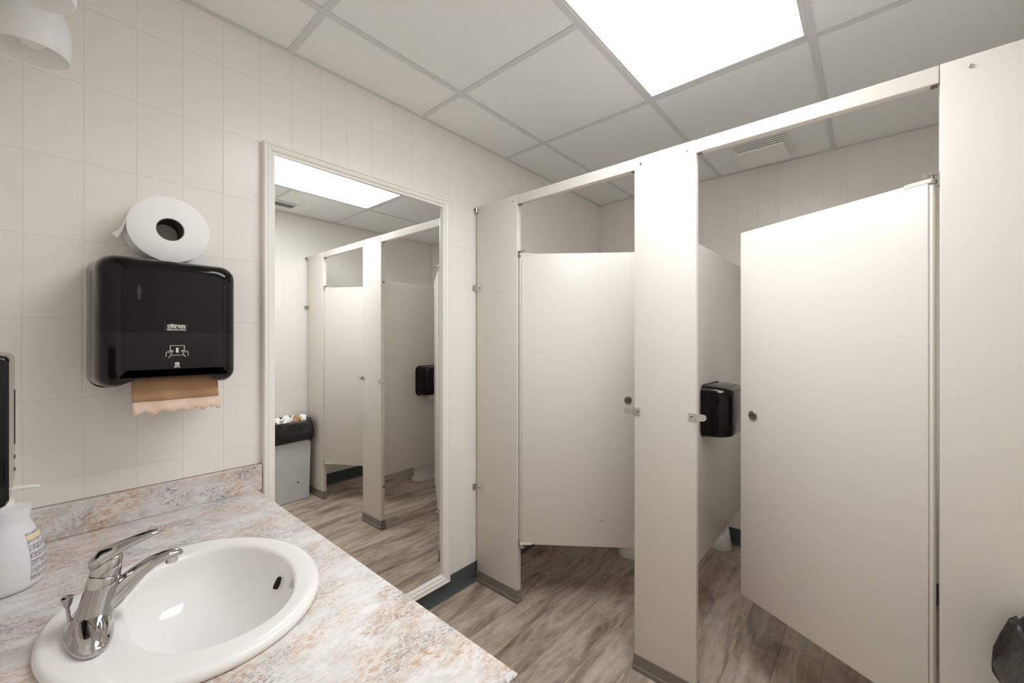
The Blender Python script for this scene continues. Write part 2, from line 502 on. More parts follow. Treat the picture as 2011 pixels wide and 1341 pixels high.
# cove baseboards
def cove(name, p0, p1, inward):
    """profile (distance from wall, height) swept from p0 to p1"""
    prof = [(0.0005, 0.0), (0.014, 0.0), (0.0135, 0.002), (0.010, 0.006), (0.006, 0.014), (0.004, 0.026), (0.004, 0.102), (0.003, 0.1065), (0.0005, 0.107)]
    bm = bmesh.new()
    rings = []
    for px, py in (p0, p1):
        rings.append([(px + inward[0] * d, py + inward[1] * d, z) for d, z in prof])
    loft(rings, True, True, bm)
    return tag(obj(name, bm, 'cove'), kind='structure')
cove('baseboard_left', (0.50, D), (F - .001, D), (0, -1))
cove('baseboard_back', (F, D - .002), (F, W0 + .002), (-1, 0))
cove('baseboard_right', (V + .002, W0), (F - .001, W0), (0, 1))

# ------------------------------------------------------------------ suspended ceiling
ceiling = tag(obj('ceiling', box(V - WT, F + WT, W0 - WT, D + WT, H + 0.05, H + 0.12), 'dark'), kind='structure')
XL = [V, 0.01, 0.615, 1.222, 1.832, F]
YL = [W0, 0.161, 0.762, 1.372, D]
for i in range(len(XL) - 1):
    for j in range(len(YL) - 1):
        if j == 1 and i in (2, 3): continue           # the light fills two bays
        x0, x1, y0, y1 = XL[i] + .003, XL[i + 1] - .003, YL[j] + .003, YL[j + 1] - .003
        bm = box(-(x1 - x0) / 2, (x1 - x0) / 2, -(y1 - y0) / 2, (y1 - y0) / 2, 0, 0.014, 0.0015, 1)
        obj('ceiling_panel', bm, 'panel', ceiling, ((x0 + x1) / 2, (y0 + y1) / 2, H + 0.0035))
def tbar(x0, x1, y0, y1):
    bm = box(x0, x1, y0, y1, H, H + 0.0018, 0.0005, 1)
    if x1 - x0 > y1 - y0: box(x0, x1, (y0 + y1) / 2 - .001, (y0 + y1) / 2 + .001, H + .001, H + .04, bm=bm)
    else: box((x0 + x1) / 2 - .001, (x0 + x1) / 2 + .001, y0, y1, H + .001, H + .04, bm=bm)
    obj('grid_bar', bm, 'tbar', ceiling)
hb = 0.012
for yy in YL[1:-1]: tbar(V, F, yy - hb, yy + hb)
for xx in XL[1:-1]:
    for j in range(len(YL) - 1):
        if j == 1 and abs(xx - 1.222) < .01: continue
        tbar(xx - hb, xx + hb, YL[j] + (hb if j else 0), YL[j + 1] - hb)
def wall_angle(x0, x1, y0, y1):
    obj('wall_angle', box(x0, x1, y0, y1, H + .0002, H + 0.002), 'tbar', ceiling)
wall_angle(V, F, D - .014, D); wall_angle(V, F, W0, W0 + .014)
wall_angle(F - .014, F, W0 + .014, D - .014); wall_angle(V, V + .014, W0 + .014, D - .014)

# ------------------------------------------------------------------ ceiling light (the lamp of the room)
lt = thing('ceiling_light', 'large rectangular lit troffer with white diffuser set in the ceiling grid', 'light', (1.222, 0.4615, H))
obj('diffuser', box(-0.580, 0.580, -0.282, 0.282, 0.0035, 0.0075), 'emit', lt)
bm = bmesh.new()
for a in ((-.598, .598, -.289, -.279), (-.598, .598, .279, .289), (-.598, -.577, -.279, .279), (.577, .598, -.279, .279)):
    box(a[0], a[1], a[2], a[3], 0.002, 0.010, bm=bm)
obj('frame', bm, 'tbar', lt)
obj('housing', box(-0.598, 0.598, -0.289, 0.289, 0.011, 0.045), 'tbar', lt)
ld = bpy.data.lights.new('lens_light', 'AREA')
ld.shape = 'RECTANGLE'; ld.size = 1.15; ld.size_y = 0.555; ld.energy = LIGHT_POWER; ld.color = LIGHT_COLOR; ld.spread = R(LIGHT_SPREAD)
lo_ = bpy.data.objects.new('lens_light', ld); COL.objects.link(lo_); lo_.parent = lt; lo_.location = (0, 0, .003)

# exhaust fan grille above stall
ef = thing('exhaust_vent', 'white square exhaust fan grille with slotted edges on the ceiling above the open stall', 'vent', (2.725, 0.472, H))
def frustum(a, b, z0, z1): return [[(-a, -a, z0), (a, -a, z0), (a, a, z0), (-a, a, z0)], [(-b, -b, z1), (b, -b, z1), (b, b, z1), (-b, b, z1)]]
obj('housing', loft(frustum(.128, .112, .001, -.030)), 'dark', ef)
for k in range(4):
    a0, a1 = 0.138 - k * 0.0062, 0.1355 - k * 0.0062
    bm = bmesh.new()
    z = -0.002 - k * 0.0095
    outer = loft([[(-s, -s, zz), (s, -s, zz), (s, s, zz), (-s, s, zz)] for s, zz in ((a0, z + .002), (a0, z - .003), (a1 - .012, z - .0045), (a1 - .012, z + .0005))], False, False)
    obj('slat_ring', outer, 'white_plastic', ef)
obj('centre_plate', box(-.117, .117, -.117, .117, -.0395, -.033, .002, 2), 'white_plastic', ef)

# register near the right wall, seen in the mirror
rg = thing('ceiling_register', 'small white ceiling air register with dark slots, seen in the mirror', 'vent', (1.26, -0.22, H))
obj('frame', box(-.15, .15, -.06, .06, -.008, .001, .002, 1), 'white_plastic', rg)
for k in range(4):
    obj('slot', box(-.125, .125, -.042 + k * .024, -.030 + k * .024, -.0095, -.007), 'dark', rg)

# ------------------------------------------------------------------ stalls
ST_T = 0.031
def screw(parent, y, z, x=-0.0015, r=0.0055):
    return obj('screw', cyl(r, 0.004, 12, 'X', (x, y, z), 0.0012), 'zinc', parent)
def pilaster(name, y0, y1, label):
    t = thing(name, label, 'stall panel', (S, 0, 0), 0)
    obj('panel', box(0, ST_T, y0, y1, 0.012, T, 0.0035, 2), 'stall', t, smooth=True)
    # shoe with a toe lip
    rings = []
    for e, z in ((0.0055, 0.0), (0.0055, 0.017), (0.0025, 0.0205), (0.0022, 0.064), (0.0008, 0.0655)):
        rings.append([(-e, y0 - e, z), (ST_T + e, y0 - e, z), (ST_T + e, y1 + e, z), (-e, y1 + e, z)])
    obj('shoe', loft(rings), 'shoe', t)
    return t
p1 = pilaster('stall_pilaster', 1.359, D - 0.014, 'narrow beige stall post beside the mirror with wall brackets and faint tape marks')
p2 = pilaster('stall_pilaster', 0.488, 0.729, 'tall beige stall post between the two stall doors')
p3 = pilaster('stall_pilaster', -0.139 - 0.295, -0.139, 'beige stall post at the right wall behind the bin, carrying the open door')
for pp, ys in ((p1, (1.385, 1.63)), (p2, (0.52, 0.70)), (p3, (-.195, -.395))):
    for yy in ys: screw(pp, yy, T - 0.03)
# wall brackets on the two end posts
for pp, yw, sgn in ((p1, D, -1), (p3, W0, 1)):
    for z in (1.633, 0.527):
        bm = bmesh.new()
        ya, yb = (yw - 0.052, yw - .001) if sgn < 0 else (yw + .001, yw + 0.052)
        box(-0.0035, -0.0005, ya, yb, z - .016, z + .016, 0.001, 1, bm)
        yf = (yw - .004, yw - .001) if sgn < 0 else (yw + .001, yw + .004)
        box(-0.022, -.002, yf[0], yf[1], z - .016, z + .016, 0, 1, bm)
        b = obj('bracket', bm, 'zinc', pp)
        obj('screw', cyl(0.005, .003, 12, 'X', (-.0045, yw + sgn * .036, z), .001), 'darkmetal', b)
    bm = bmesh.new()
    box(-.012, .004, *((yw - .022, yw - .001) if sgn < 0 else (yw + .001, yw + .022)), T - .034, T - .006, .003, 2, bm)
    b = obj('top_bracket', bm, 'chrome', pp)
    obj('screw', cyl(0.005, .004, 12, 'X', (-.013, yw + sgn * .012, T - .02), .001), 'dark', b)
# old tape residue on the first post
for a in ((1.40, 1.60, 1.598, 1.6015), (1.395, 1.53, 1.235, 1.238), (1.385, 1.388, 1.30, 1.585)):
    obj('tape_mark', box(-.0005, .0002, a[0], a[1], a[2], a[3]), 'yellow_mark', p1)
# latch keepers on the middle post
def keeper(parent, ye, z, d):
    """d = +1: tongue towards +y, -1: towards -y"""
    k = bpy.data.objects.new('keeper', None)
    bm = bmesh.new()
    a, b = sorted((ye - d * 0.026, ye + d * .002)); box(-.004, -.0005, a, b, z - .015, z + .015, .001, 1, bm)
    a, b = sorted((ye + d * .002, ye + d * .010)); box(-.013, .010, a, b, z - .013, z + .0145, .001, 1, bm)
    pts = []
    n = 10
    y0 = ye + d * .008
    outline = [(y0, z - .012)] + [(ye + d * (.026 + .0115 * math.cos(R(q))), z + .012 * math.sin(R(q))) for q in range(-90, 91, 18)] + [(y0, z + .012)]
    loft([[(-.012, p[0], p[1]) for p in outline], [(-.003, p[0], p[1]) for p in outline]], True, True, bm)
    o = obj('keeper', bm, 'zinc', parent)
    obj('screw', cyl(.005, .003, 12, 'X', (-.005, ye - d * .015, z), .001), 'darkmetal', o)
    return o
keeper(p2, 0.729, 1.055, 1)
keeper(p2, 0.488, 1.060, -1)
# headrails
for ya, yb, lab in ((0.729, 1.359, 'beige headrail above the nearly closed stall door next to the mirror'), (-0.139, 0.488, 'beige headrail above the wide open stall door')):
    t = thing('headrail', lab, 'rail', (S, (ya + yb) / 2, 0), 0, 'stall headrails')
    hw = (yb - ya) / 2 - .0015
    obj('rail', box(.002, ST_T - .002, -hw, hw, T - .049, T - .001, .002, 1), 'stall', t)
    for s in (-1, 1): obj('rail_clip', box(.004, ST_T - .004, s * (hw - .008) - .0075, s * (hw - .008) + .0075, T - .0505, T - .0485), 'darkmetal', t)
# divider between the stalls
dv = thing('stall_divider', 'beige partition panel between the two stalls', 'stall panel', (S + ST_T, 0.6, 0))
obj('panel', box(0.012, F - S - ST_T - .014, -.0125, .0125, .333, 1.783, .003, 2), 'stall', dv, smooth=True)
for z in (1.60, .5):
    obj('bracket', box(.001, .034, -.0165, .0165, z - .018, z + .018, .001, 1), 'zinc', dv)
    obj('bracket', box(F - S - ST_T - .038, F - S - ST_T - .001, -.0165, .0165, z - .018, z + .018, .001, 1), 'zinc', dv)

# doors
def door(name, hx, hy, ang, face, label):
    """origin on the pivot; local +x runs across the door; face = sign of local y that looks to the room"""
    t = thing(name, label, 'stall door', (hx, hy, 0), ang)
    wd = 0.598
    obj('panel', box(0.006, wd, -.0125, .0125, .305, 1.783, .004, 2), 'stall', t, smooth=True)
    # hinge side edge strip
    obj('hinge_edge', box(-.003, .0055, -.0095, .0095, .318, 1.770, .003, 2), 'stall', t, smooth=True)
    for z, s in ((1.783, 1), (.305, -1)):
        bm = bmesh.new()
        box(-.002, .060, -.0135, .0135, z - .010 if s > 0 else z - .003, z + .003 if s > 0 else z + .010, .002, 1, bm)
        h = obj('hinge_cap', bm, 'stall', t)
        pin = cyl(.007, .016, 14, 'Z', (.006, 0, z + s * .010), .001)
        obj('pivot_pin', pin, 'zinc', h)
    kn = obj('latch_knob', cyl(.0185, .006, 28, 'Y', (wd - .058, face * .0155, 1.046), .002), 'darkmetal', t, smooth=True)
    obj('knob_slot', box(wd - .068, wd - .048, face * .0195 - .0006, face * .0195 + .0006, 1.0445, 1.0475), 'dark', kn)
    obj('latch_case', box(wd - .085, wd - .004, -face * .0125 - .012 if face > 0 else .0125, -.0125 if face > 0 else .0125 + .012, 1.022, 1.070, .003, 2), 'zinc', t)
    return t
A1, A2 = R(37.0), R(28.5)
d1 = door('stall_door', S + 0.015, 1.352, math.atan2(-math.cos(A1), math.sin(A1)), -1, 'beige stall door beside the mirror, pushed slightly inward')
d2 = door('stall_door', S + 0.015, -0.128, math.atan2(math.cos(A2), math.sin(A2)), 1, 'beige stall door at the right standing half open')
# hinge brackets on posts
for pp, ye, d in ((p1, 1.359, -1), (p3, -.139, 1)):
    for z, s in ((1.783, 1), (.305, -1)):
        bm = bmesh.new()
        y0, y1 = sorted((ye, ye + d * .004))
        box(.003, .028, y0, y1, z - .02 if s > 0 else z - .018, z + .018 if s > 0 else z + .022, .0008, 1, bm)
        y0, y1 = sorted((ye, ye + d * .034))
        zz = (z + .0115, z + .018) if s > 0 else (z - .018, z - .0115)
        box(.004, .027, y0, y1, zz[0], zz[1], .001, 1, bm)
        obj('hinge_bracket', bm, 'zinc', pp)
obj('rubber_bumper', cyl(.006, .004, 12, 'Y', (.022, .7305, 1.755), .001), 'dark', p2)
obj('rubber_bumper', cyl(.006, .004, 12, 'Y', (.022, .7305, .30), .001), 'dark', p2)
# scuffs on the first door
bm = bmesh.new()
loft([[(.395, -.0132, .428), (.41, -.0132, .438), (.411, -.0132, .441), (.394, -.0132, .430)], [(.395, -.0124, .428), (.41, -.0124, .438), (.411, -.0124, .441), (.394, -.0124, .430)]], bm=bm)
obj('scuff_mark', bm, 'darkmetal', d1)

# ------------------------------------------------------------------ toilets
def oval(cx, cy, a, b, z, n=28, egg=0.0):
    return [(cx + (a * math.cos(2 * PI * i / n)) * (1 + egg * math.cos(2 * PI * i / n)), cy + b * math.sin(2 * PI * i / n), z) for i in range(n)]
def toilet(yc, label):
    t = thing('toilet', label, 'toilet', (2.55, yc, 0), 0, 'floor standing toilets')
    obj('bowl', loft([oval(.03, 0, .222, .115, 0), oval(.03, 0, .222, .115, .02), oval(.035, 0, .20, .105, .05), oval(.03, 0, .20, .10, .16), oval(.01, 0, .225, .13, .25),
                      oval(-.02, 0, .255, .172, .33), oval(-.03, 0, .265, .182, .375), oval(-.03, 0, .262, .180, .388), oval(-.03, 0, .215, .135, .386), oval(-.03, 0, .19, .115, .33), oval(-.02, 0, .09, .06, .22)]), 'porcelain', t, smooth=True, angle=60)
    obj('seat', loft([oval(-.03, 0, .268, .184, .390), oval(-.03, 0, .270, .186, .398), oval(-.03, 0, .262, .178, .405), oval(-.03, 0, .18, .105, .405), oval(-.03, 0, .178, .103, .391)]), 'toilet_seat', t, smooth=True, angle=50)
    obj('lid', box(.165, .195, -.17, .17, .40, .80, .012, 3), 'toilet_seat', t, smooth=True)
    tk = obj('tank', box(.215, .43, -.20, .20, .40, .735, .025, 3), 'porcelain', t, smooth=True)
    obj('tank_lid', box(.205, .435, -.21, .21, .735, .77, .010, 3), 'porcelain', tk, smooth=True)
    obj('flush_lever', tube([(.21, -.14, .69), (.198, -.14, .69), (.194, -.09, .685), (.194, -.07, .683)], [.005, .005, .006, .006], 10, up=Vector((0, 0, 1))), 'chrome', t, smooth=True)
    obj('pedestal', box(.16, .36, -.1, .1, 0.001, .39, .03, 3), 'porcelain', t, smooth=True)
    return t
toilet(1.145, 'white toilet in the stall beside the mirror')
toilet(0.055, 'white toilet in the stall with the open door')
# brush caddy
bc = thing('toilet_brush_caddy', 'white toilet brush caddy with slanted opening on the floor under the partition', 'brush holder', (2.905, 0.735, 0))
n = 28
rings = []
def slant(r, z, i, k): return z
for r, z, tilt in ((.060, 0, 0), (.062, .006, 0), (.056, .05, 0), (.047, .105, .55), (.043, .118, .9), (.036, .118, .9), (.038, .06, 0), (.036, .02, 0)):
    rings.append([(r * math.cos(2 * PI * i / n), r * math.sin(2 * PI * i / n), z + tilt * r * math.cos(2 * PI * i / n)) for i in range(n)])
obj('cup', loft(rings), 'white_plastic', bc, smooth=True, angle=50)
obj('brush_handle', tube([(.0, 0, .03), (.0, 0, .10)], [.010, .009], 10), 'white_plastic', bc, smooth=True)

# ------------------------------------------------------------------ toilet paper dispensers on the divider
def tp_dispenser(side, label):
    """side = -1: open stall side (faces -y); +1: the other stall"""
    t = thing('toilet_paper_dispenser', label, 'dispenser', (1.975, 0.6 + side * .0128, 1.017), 0, 'toilet paper dispensers')
    L, dep, hh = .30, .128, .118
    rings = []
    for k in range(9):
        q = k / 8
        yy = .004 + (dep - .004) * math.sin(q * PI / 2)
        inset = .034 * (1 - math.cos(q * PI / 2))
        rr = .040
        rings.append([(x, side * yy, z) for x, z in rrect(inset * .8, L - inset * .8, -hh + inset * .7, hh - inset * .7, rr - inset * .3, 6)])
    obj('cover', loft(rings), 'black_gloss', t, smooth=True, angle=60)
    obj('back_plate', loft([[(x, side * yy, z) for x, z in rrect(-.003, L + .003, -hh - .003, hh + .003, .04, 6)] for yy in (.0002, .006)]), 'black_soft', t)
    obj('lock', cyl(.006, .004, 12, 'Z', (L / 2, side * .07, hh - .012), .001), 'darkmetal', t)
    obj('paper_tail', box(.09, .18, side * .05 - .0005, side * .05 + .0005, -hh - .035, -hh + .01), 'tissue', t)
    return t
tp_dispenser(-1, 'glossy black toilet paper dispenser beside the open stall door')
tp_dispenser(1, 'black toilet paper dispenser seen only in the mirror, on the partition')

# ------------------------------------------------------------------ wall mirror
mr = thing('wall_mirror', 'tall full-length mirror in a cream moulded frame beside the sink', 'mirror', (0.95, D, 1.08))
gl = obj('glass', box(-.405, .405, -.0015, .0015, -.948, .948), 'mirror', mr, (0, -.0062, 0), (0, 0, R(.68)))
# moulded frame: profile (inward distance from outer edge, height off wall)
PROF = [(0.0, -.0002), (0.0, .024), (.004, .0275), (.009, .0275), (.0105, .0225), (.014, .0215), (.017, .0245), (.026, .0225), (.030, .017), (.032, .016), (.034, .0165), (.039, .0165), (.0405, .015), (.0405, -.0002)]
OX0, OX1, OZ0, OZ1 = .519 - .95, 1.389 - .95, .091 - 1.08, 2.067 - 1.08
def mould(pts_a, pts_b): return loft([pts_a, pts_b], True, True)
def corner(sx, sz): return [((OX0 + d) if sx < 0 else (OX1 - d), -hgt, (OZ0 + d) if sz < 0 else (OZ1 - d)) for d, hgt in PROF]
for a, b in (((-1, -1), (-1, 1)), ((-1, 1), (1, 1)), ((1, 1), (1, -1)), ((1, -1), (-1, -1))):
    obj('frame_moulding', mould(corner(*a), corner(*b)), 'trimwhite', mr)

# ------------------------------------------------------------------ vanity: cabinet, counter, sink, faucet
CX1, CY0 = 0.503, 0.428
vc = thing('vanity_cabinet', 'beige vanity cabinet under the marbled counter', 'cabinet', (V, CY0, 0))
bm = box(.002, .60, .03, D - CY0 - .005, .09, .108)
for a in ((.002, .60, .03, .048), (.002, .60, D - CY0 - .023, D - CY0 - .005), (.002, .012, .048, D - CY0 - .023), (.582, .60, .048, D - CY0 - .023)):
    box(a[0], a[1], a[2], a[3], .108, ZC - .0385, bm=bm)
obj('body', bm, 'cab', vc)
obj('toe_kick', box(.002, .54, .03, D - CY0 - .005, 0.001, .09), 'black_soft', vc)
for k in range(3):
    y0 = .045 + k * .395
    dr = obj('door', box(.6005, .618, y0, y0 + .385, .11, ZC - .06, .003, 1), 'cab', vc)
    obj('handle', tube([(.618, y0 + .34, .60), (.645, y0 + .34, .605), (.645, y0 + .34, .69), (.618, y0 + .34, .695)], [.005] * 4, 8), 'zinc', dr)

ct = thing('vanity_counter', 'marbled pink-grey laminate counter with matching backsplash around the sink', 'counter', (0, 0, ZC))
SX, SY, SA, SB = 0.207, 1.049, 0.222, 0.267
bm = bmesh.new()
r = 0.0
outer = [(V + .001, CY0), (CX1, CY0), (CX1, D - .001), (V + .001, D - .001)]
ov = [bm.verts.new((x, y, 0)) for x, y in outer]
iv = [bm.verts.new((SX + (SA - .012) * math.cos(2 * PI * i / 48), SY + (SB - .012) * math.sin(2 * PI * i / 48), 0)) for i in range(48)]
eds = [bm.edges.new((l[i], l[(i + 1) % len(l)])) for l in (ov, iv) for i in range(len(l))]
bmesh.ops.triangle_fill(bm, use_beauty=True, edges=eds)
fs = bm.faces[:]
ex = bmesh.ops.extrude_face_region(bm, geom=fs)
bmesh.ops.translate(bm, vec=(0, 0, -.038), verts=[v for v in ex['geom'] if isinstance(v, bmesh.types.BMVert)])
obj('worktop', bm, 'counter', ct)
obj('side_splash', box(V + .001, CX1 + .013, D - .021, D - .0005, .0002, .090, .002, 1), 'counter', ct)
obj('back_splash', box(V + .0005, V + .021, CY0, D - .022, .0002, .090, .002, 1), 'counter', ct)
obj('caulk_line', box(V + .001, CX1 + .012, D - .003, D - .0003, .090, .0925), 'caulk', ct)

sk = thing('oval_sink', 'white oval drop-in sink with a raised rim', 'sink', (0, 0, ZC))
BX, BY, BA, BB = 0.238, 1.049, 0.138, 0.199
def ell(cx, cy, a, b, z, n=64): return [(cx + a * math.cos(2 * PI * i / n), cy + b * math.sin(2 * PI * i / n), z) for i in range(n)]
def mixe(t, z, sq=2.5):
    cx, a, b = SX + (BX - SX) * t, SA + (BA - SA) * t, SB + (BB - SB) * t
    out = []
    for i in range(64):
        c, q = math.cos(2 * PI * i / 64), math.sin(2 * PI * i / 64)
        p = 2 + (sq - 2) * t * (0.5 - 0.5 * c)
        out.append((cx + a * math.copysign(abs(c) ** (2 / p), c), SY + b * math.copysign(abs(q) ** (2 / p), q), z))
    return out
rings = [ell(SX, SY, SA - .014, SB - .014, -.012), ell(SX, SY, SA - .006, SB - .006, .0004), ell(SX, SY, SA, SB, .003), ell(SX, SY, SA + .0005, SB + .0005, .008), ell(SX, SY, SA - .002, SB - .002, .0135), ell(SX, SY, SA - .006, SB - .006, .0170), ell(SX, SY, SA - .012, SB - .012, .0182), ell(SX, SY, SA - .022, SB - .022, .0180),
         mixe(.55, .0165), mixe(.80, .0155), mixe(.90, .0140), mixe(.965, .0105), mixe(1.0, .0040)]
base = mixe(1.0, 0)
for q in range(1, 17):
    a = q / 16
    k = (1 - a ** 2.1) * .93 + .07 if a < 1 else .07
    z = .004 - .138 * (1 - (1 - a) ** 1.75)
    dx = -.040 * a
    rings.append([(BX + dx + (x - BX) * k, BY + (y - BY) * k, z) for x, y, _ in base])
obj('basin', loft(rings, False, True), 'porcelain', sk, smooth=True, angle=80)
DX = BX - .040
dr = obj('drain', lathe([(.022, -.1345), (.0245, -.1315), (.0215, -.1305), (.016, -.134)], 24, DX, BY), 'chrome', sk, smooth=True)
obj('drain_plug', lathe([(.0145, -.134), (.0150, -.127), (.008, -.1245)], 20, DX, BY), 'darkmetal', sk, smooth=True)
# overflow slot in the bowl wall towards the room
th = R(1)
k = .945
ox, oy, oz = BX - .008 + BA * k * math.cos(th), BY + BB * k * math.sin(th), -.034
nrm = Vector((-math.cos(th), -math.sin(th) * .7, .55)).normalized()
tang = Vector((0, 0, 1)).cross(nrm).normalized(); upv = nrm.cross(tang)
pos = Vector((ox, oy, oz)) + nrm * .0015
def odisc(sc, h0, h1): return [[tuple(pos + tang * (.0060 * sc * math.cos(2 * PI * i / 20)) + upv * (.0135 * sc * math.sin(2 * PI * i / 20)) + nrm * hh) for i in range(20)] for hh in (h0, h1)]
obj('overflow_slot', loft(odisc(1, -.012, .0008)), 'dark', sk)

FY = 1.045
fc = thing('chrome_faucet', 'chrome single-lever faucet at the back of the sink', 'faucet', (0.052, FY, ZC + .018))
def stad(ax, ay, cx, z, n=28, p=1.35):
    pts = []
    for i in range(n):
        a = 2 * PI * i / n
        c, s = math.cos(a), math.sin(a)
        pts.append((cx + ax * math.copysign(abs(c) ** (1 / p * 1.2), c), ay * math.copysign(abs(s) ** 1.15, s), z))
    return pts
obj('base', loft([stad(.031, .088, 0, 0), stad(.032, .090, 0, .003), stad(.0315, .089, 0, .009), stad(.029, .084, 0, .0115), stad(.0275, .080, 0, .016), stad(.025, .066, .002, .0245), stad(.021, .045, .003, .031), stad(.017, .030, .004, .036)]), 'chrome', fc, smooth=True, angle=60)
# body leaning forward
def ring_xz(cx, z, a, b, tilt, n=24): return [(cx + a * math.cos(2 * PI * i / n) * math.cos(tilt), b * math.sin(2 * PI * i / n), z + a * math.cos(2 * PI * i / n) * math.sin(tilt)) for i in range(n)]
obj('body', loft([ring_xz(.004, .010, .0275, .033, 0), ring_xz(.006, .026, .0265, .028, -.06), ring_xz(.0115, .050, .0250, .0255, -.14), ring_xz(.0165, .075, .0235, .0240, -.2), ring_xz(.0200, .0945, .0222, .0228, -.24), ring_xz(.0205, .0965, .0205, .021, -.24)]), 'chrome', fc, smooth=True, angle=60)
obj('spout', tube([(.010, 0, .034), (.028, 0, .050), (.048, 0, .067), (.068, 0, .0825), (.0857, 0, .0915), (.105, 0, .0965), (.121, 0, .0965), (.128, 0, .094), (.1315, 0, .091)],
                  [(.020, .020), (.0205, .0215), (.0185, .0180), (.0165, .0138), (.0152, .0115), (.0145, .0092), (.0130, .0078), (.0095, .0055), (.003, .002)], 24), 'chrome', fc, smooth=True, angle=60)
obj('aerator', cyl(.0105, .014, 18, 'Z', (.114, 0, .0865), .0015), 'zinc', fc, smooth=True)
hd = obj('handle', tube([(.001, 0, .112), (.005, 0, .120), (.018, 0, .1300), (.040, 0, .1375), (.062, 0, .1432), (.083, 0, .1475), (.095, 0, .1478), (.1005, 0, .1468)],
                   [(.008, .003), (.0185, .0090), (.0215, .0120), (.0180, .0095), (.0148, .0075), (.0122, .0060), (.0090, .0045), (.003, .002)], 24), 'chrome', fc, smooth=True, angle=60)
obj('handle_hub', loft([ring_xz(.0205, .0975, .0218, .0222, -.24), ring_xz(.0225, .108, .0215, .0218, -.1), ring_xz(.0245, .122, .0200, .0195, .2), ring_xz(.0245, .128, .015, .014, .3)]), 'chrome', hd, smooth=True, angle=60)
lr = obj('lift_rod', tube([(-.022, .022, .012), (-.026, .024, .050)], [.0028, .0028], 10), 'chrome', fc, smooth=True)
obj('lift_knob', loft([[(-.0255 - .0 + rr * math.cos(2 * PI * i / 14), .024 + rr * math.sin(2 * PI * i / 14), z) for i in range(14)] for rr, z in ((.003, .046), (.0055, .052), (.0088, .062), (.0088, .065), (.006, .067))]), 'chrome', lr, smooth=True, angle=50)

# ------------------------------------------------------------------ paper towel dispenser on the mirror wall
DX0, DX1, DZ0, DZ1, DDEP = 0.078, 0.402, 1.212, 1.578, 0.200
td = thing('towel_dispenser', 'glossy black paper towel dispenser on the tiled wall above the counter', 'dispenser', ((DX0 + DX1) / 2, D, (DZ0 + DZ1) / 2))
hw, hh = (DX1 - DX0) / 2, (DZ1 - DZ0) / 2
def disp_outline(ix, izt, izb, rt, rb, notch):
    """rounded outline with a shallow notch in the bottom edge"""
    x0, x1, z0, z1 = -hw + ix, hw - ix, -hh + izb, hh - izt
    pts = []
    def arc(cx, cz, r, a0, n=7):
        for k in range(n + 1):
            a = R(a0 + 90 * k / n); pts.append((cx + r * math.cos(a), cz + r * math.sin(a)))
    nx0, nx1 = -.098, .110
    for k in range(6):
        q = k / 5; pts.append((nx1 + .016 * q, z0 + notch * (1 - (3 * q * q - 2 * q ** 3))))
    arc(x1 - rb, z0 + rb, rb, -90); arc(x1 - rt, z1 - rt, rt, 0); arc(x0 + rt, z1 - rt, rt, 90); arc(x0 + rb, z0 + rb, rb, 180)
    for k in range(6):
        q = k / 5; pts.append((nx0 - .016 * (1 - q), z0 + notch * (3 * q * q - 2 * q ** 3)))
    return pts
rings = []
for k in range(13):
    q = k / 12
    if q < .35:
        yy = .010 + q / .35 * .10; ix = iz = 0.012 * (1 - q / .35) * 0 + .006 * (q / .35)
        rings.append([(x, -yy, z) for x, z in disp_outline(ix, iz, iz, .038, .034, .020)])
    else:
        a = (q - .35) / .65 * PI / 2
        yy = .110 + (DDEP - .110) * math.sin(a)
        e = (1 - math.cos(a))
        rings.append([(x, -yy, z) for x, z in disp_outline(.006 + .050 * e ** 1.5, .006 + .034 * e ** 1.5, .006 + .026 * e ** 1.5, .038, .034, .020)])
WZ = -.030
for nm, mt, keep_low in (('cover', 'black_gloss', False), ('window', 'smoke', True)):
    bm = loft(rings)
    bmesh.ops.bisect_plane(bm, geom=bm.verts[:] + bm.edges[:] + bm.faces[:], plane_co=(0, 0, WZ), plane_no=(0, 0, 1), clear_outer=keep_low, clear_inner=not keep_low)
    obj(nm, bm, mt, td, smooth=True, angle=50)
obj('back_plate', loft([[(x, -yy, z) for x, z in disp_outline(.001, .001, -.004, .036, .036, .018)] for yy in (.0002, .011)]), 'black_soft', td)
YF = -DDEP - .0007
lb = obj('sticker', box(-.0225, .0305, YF - .0001, YF + .0006, -.026, -.0035), 'black_soft', td)
text_obj('lettering', 'citron', .0165, 'white_print', lb, (.004, YF - .0003, -.0108), (R(90), 0, 0), .0006, .0002, 1.0)
text_obj('lettering', '800.643.6922', .0072, 'white_print', lb, (.004, YF - .0003, -.0212), (R(90), 0, 0), .00015, .0002, 1.05)
# person pictogram sticker
ps = obj('sticker', box(-.088, -.060, YF + .0002, YF + .0010, .052, .100), 'dark', td)
bm = cyl(.0032, .0008, 14, 'Y', (-.074, YF - .0001, .0925))
box(-.0785, -.0695, YF - .0004, YF + .0004, .073, .0882, .0003, 1, bm); box(-.0768, -.0712, YF - .0004, YF + .0004, .058, .074, 0, 1, bm)
obj('person_symbol', bm, 'grey_print', ps)
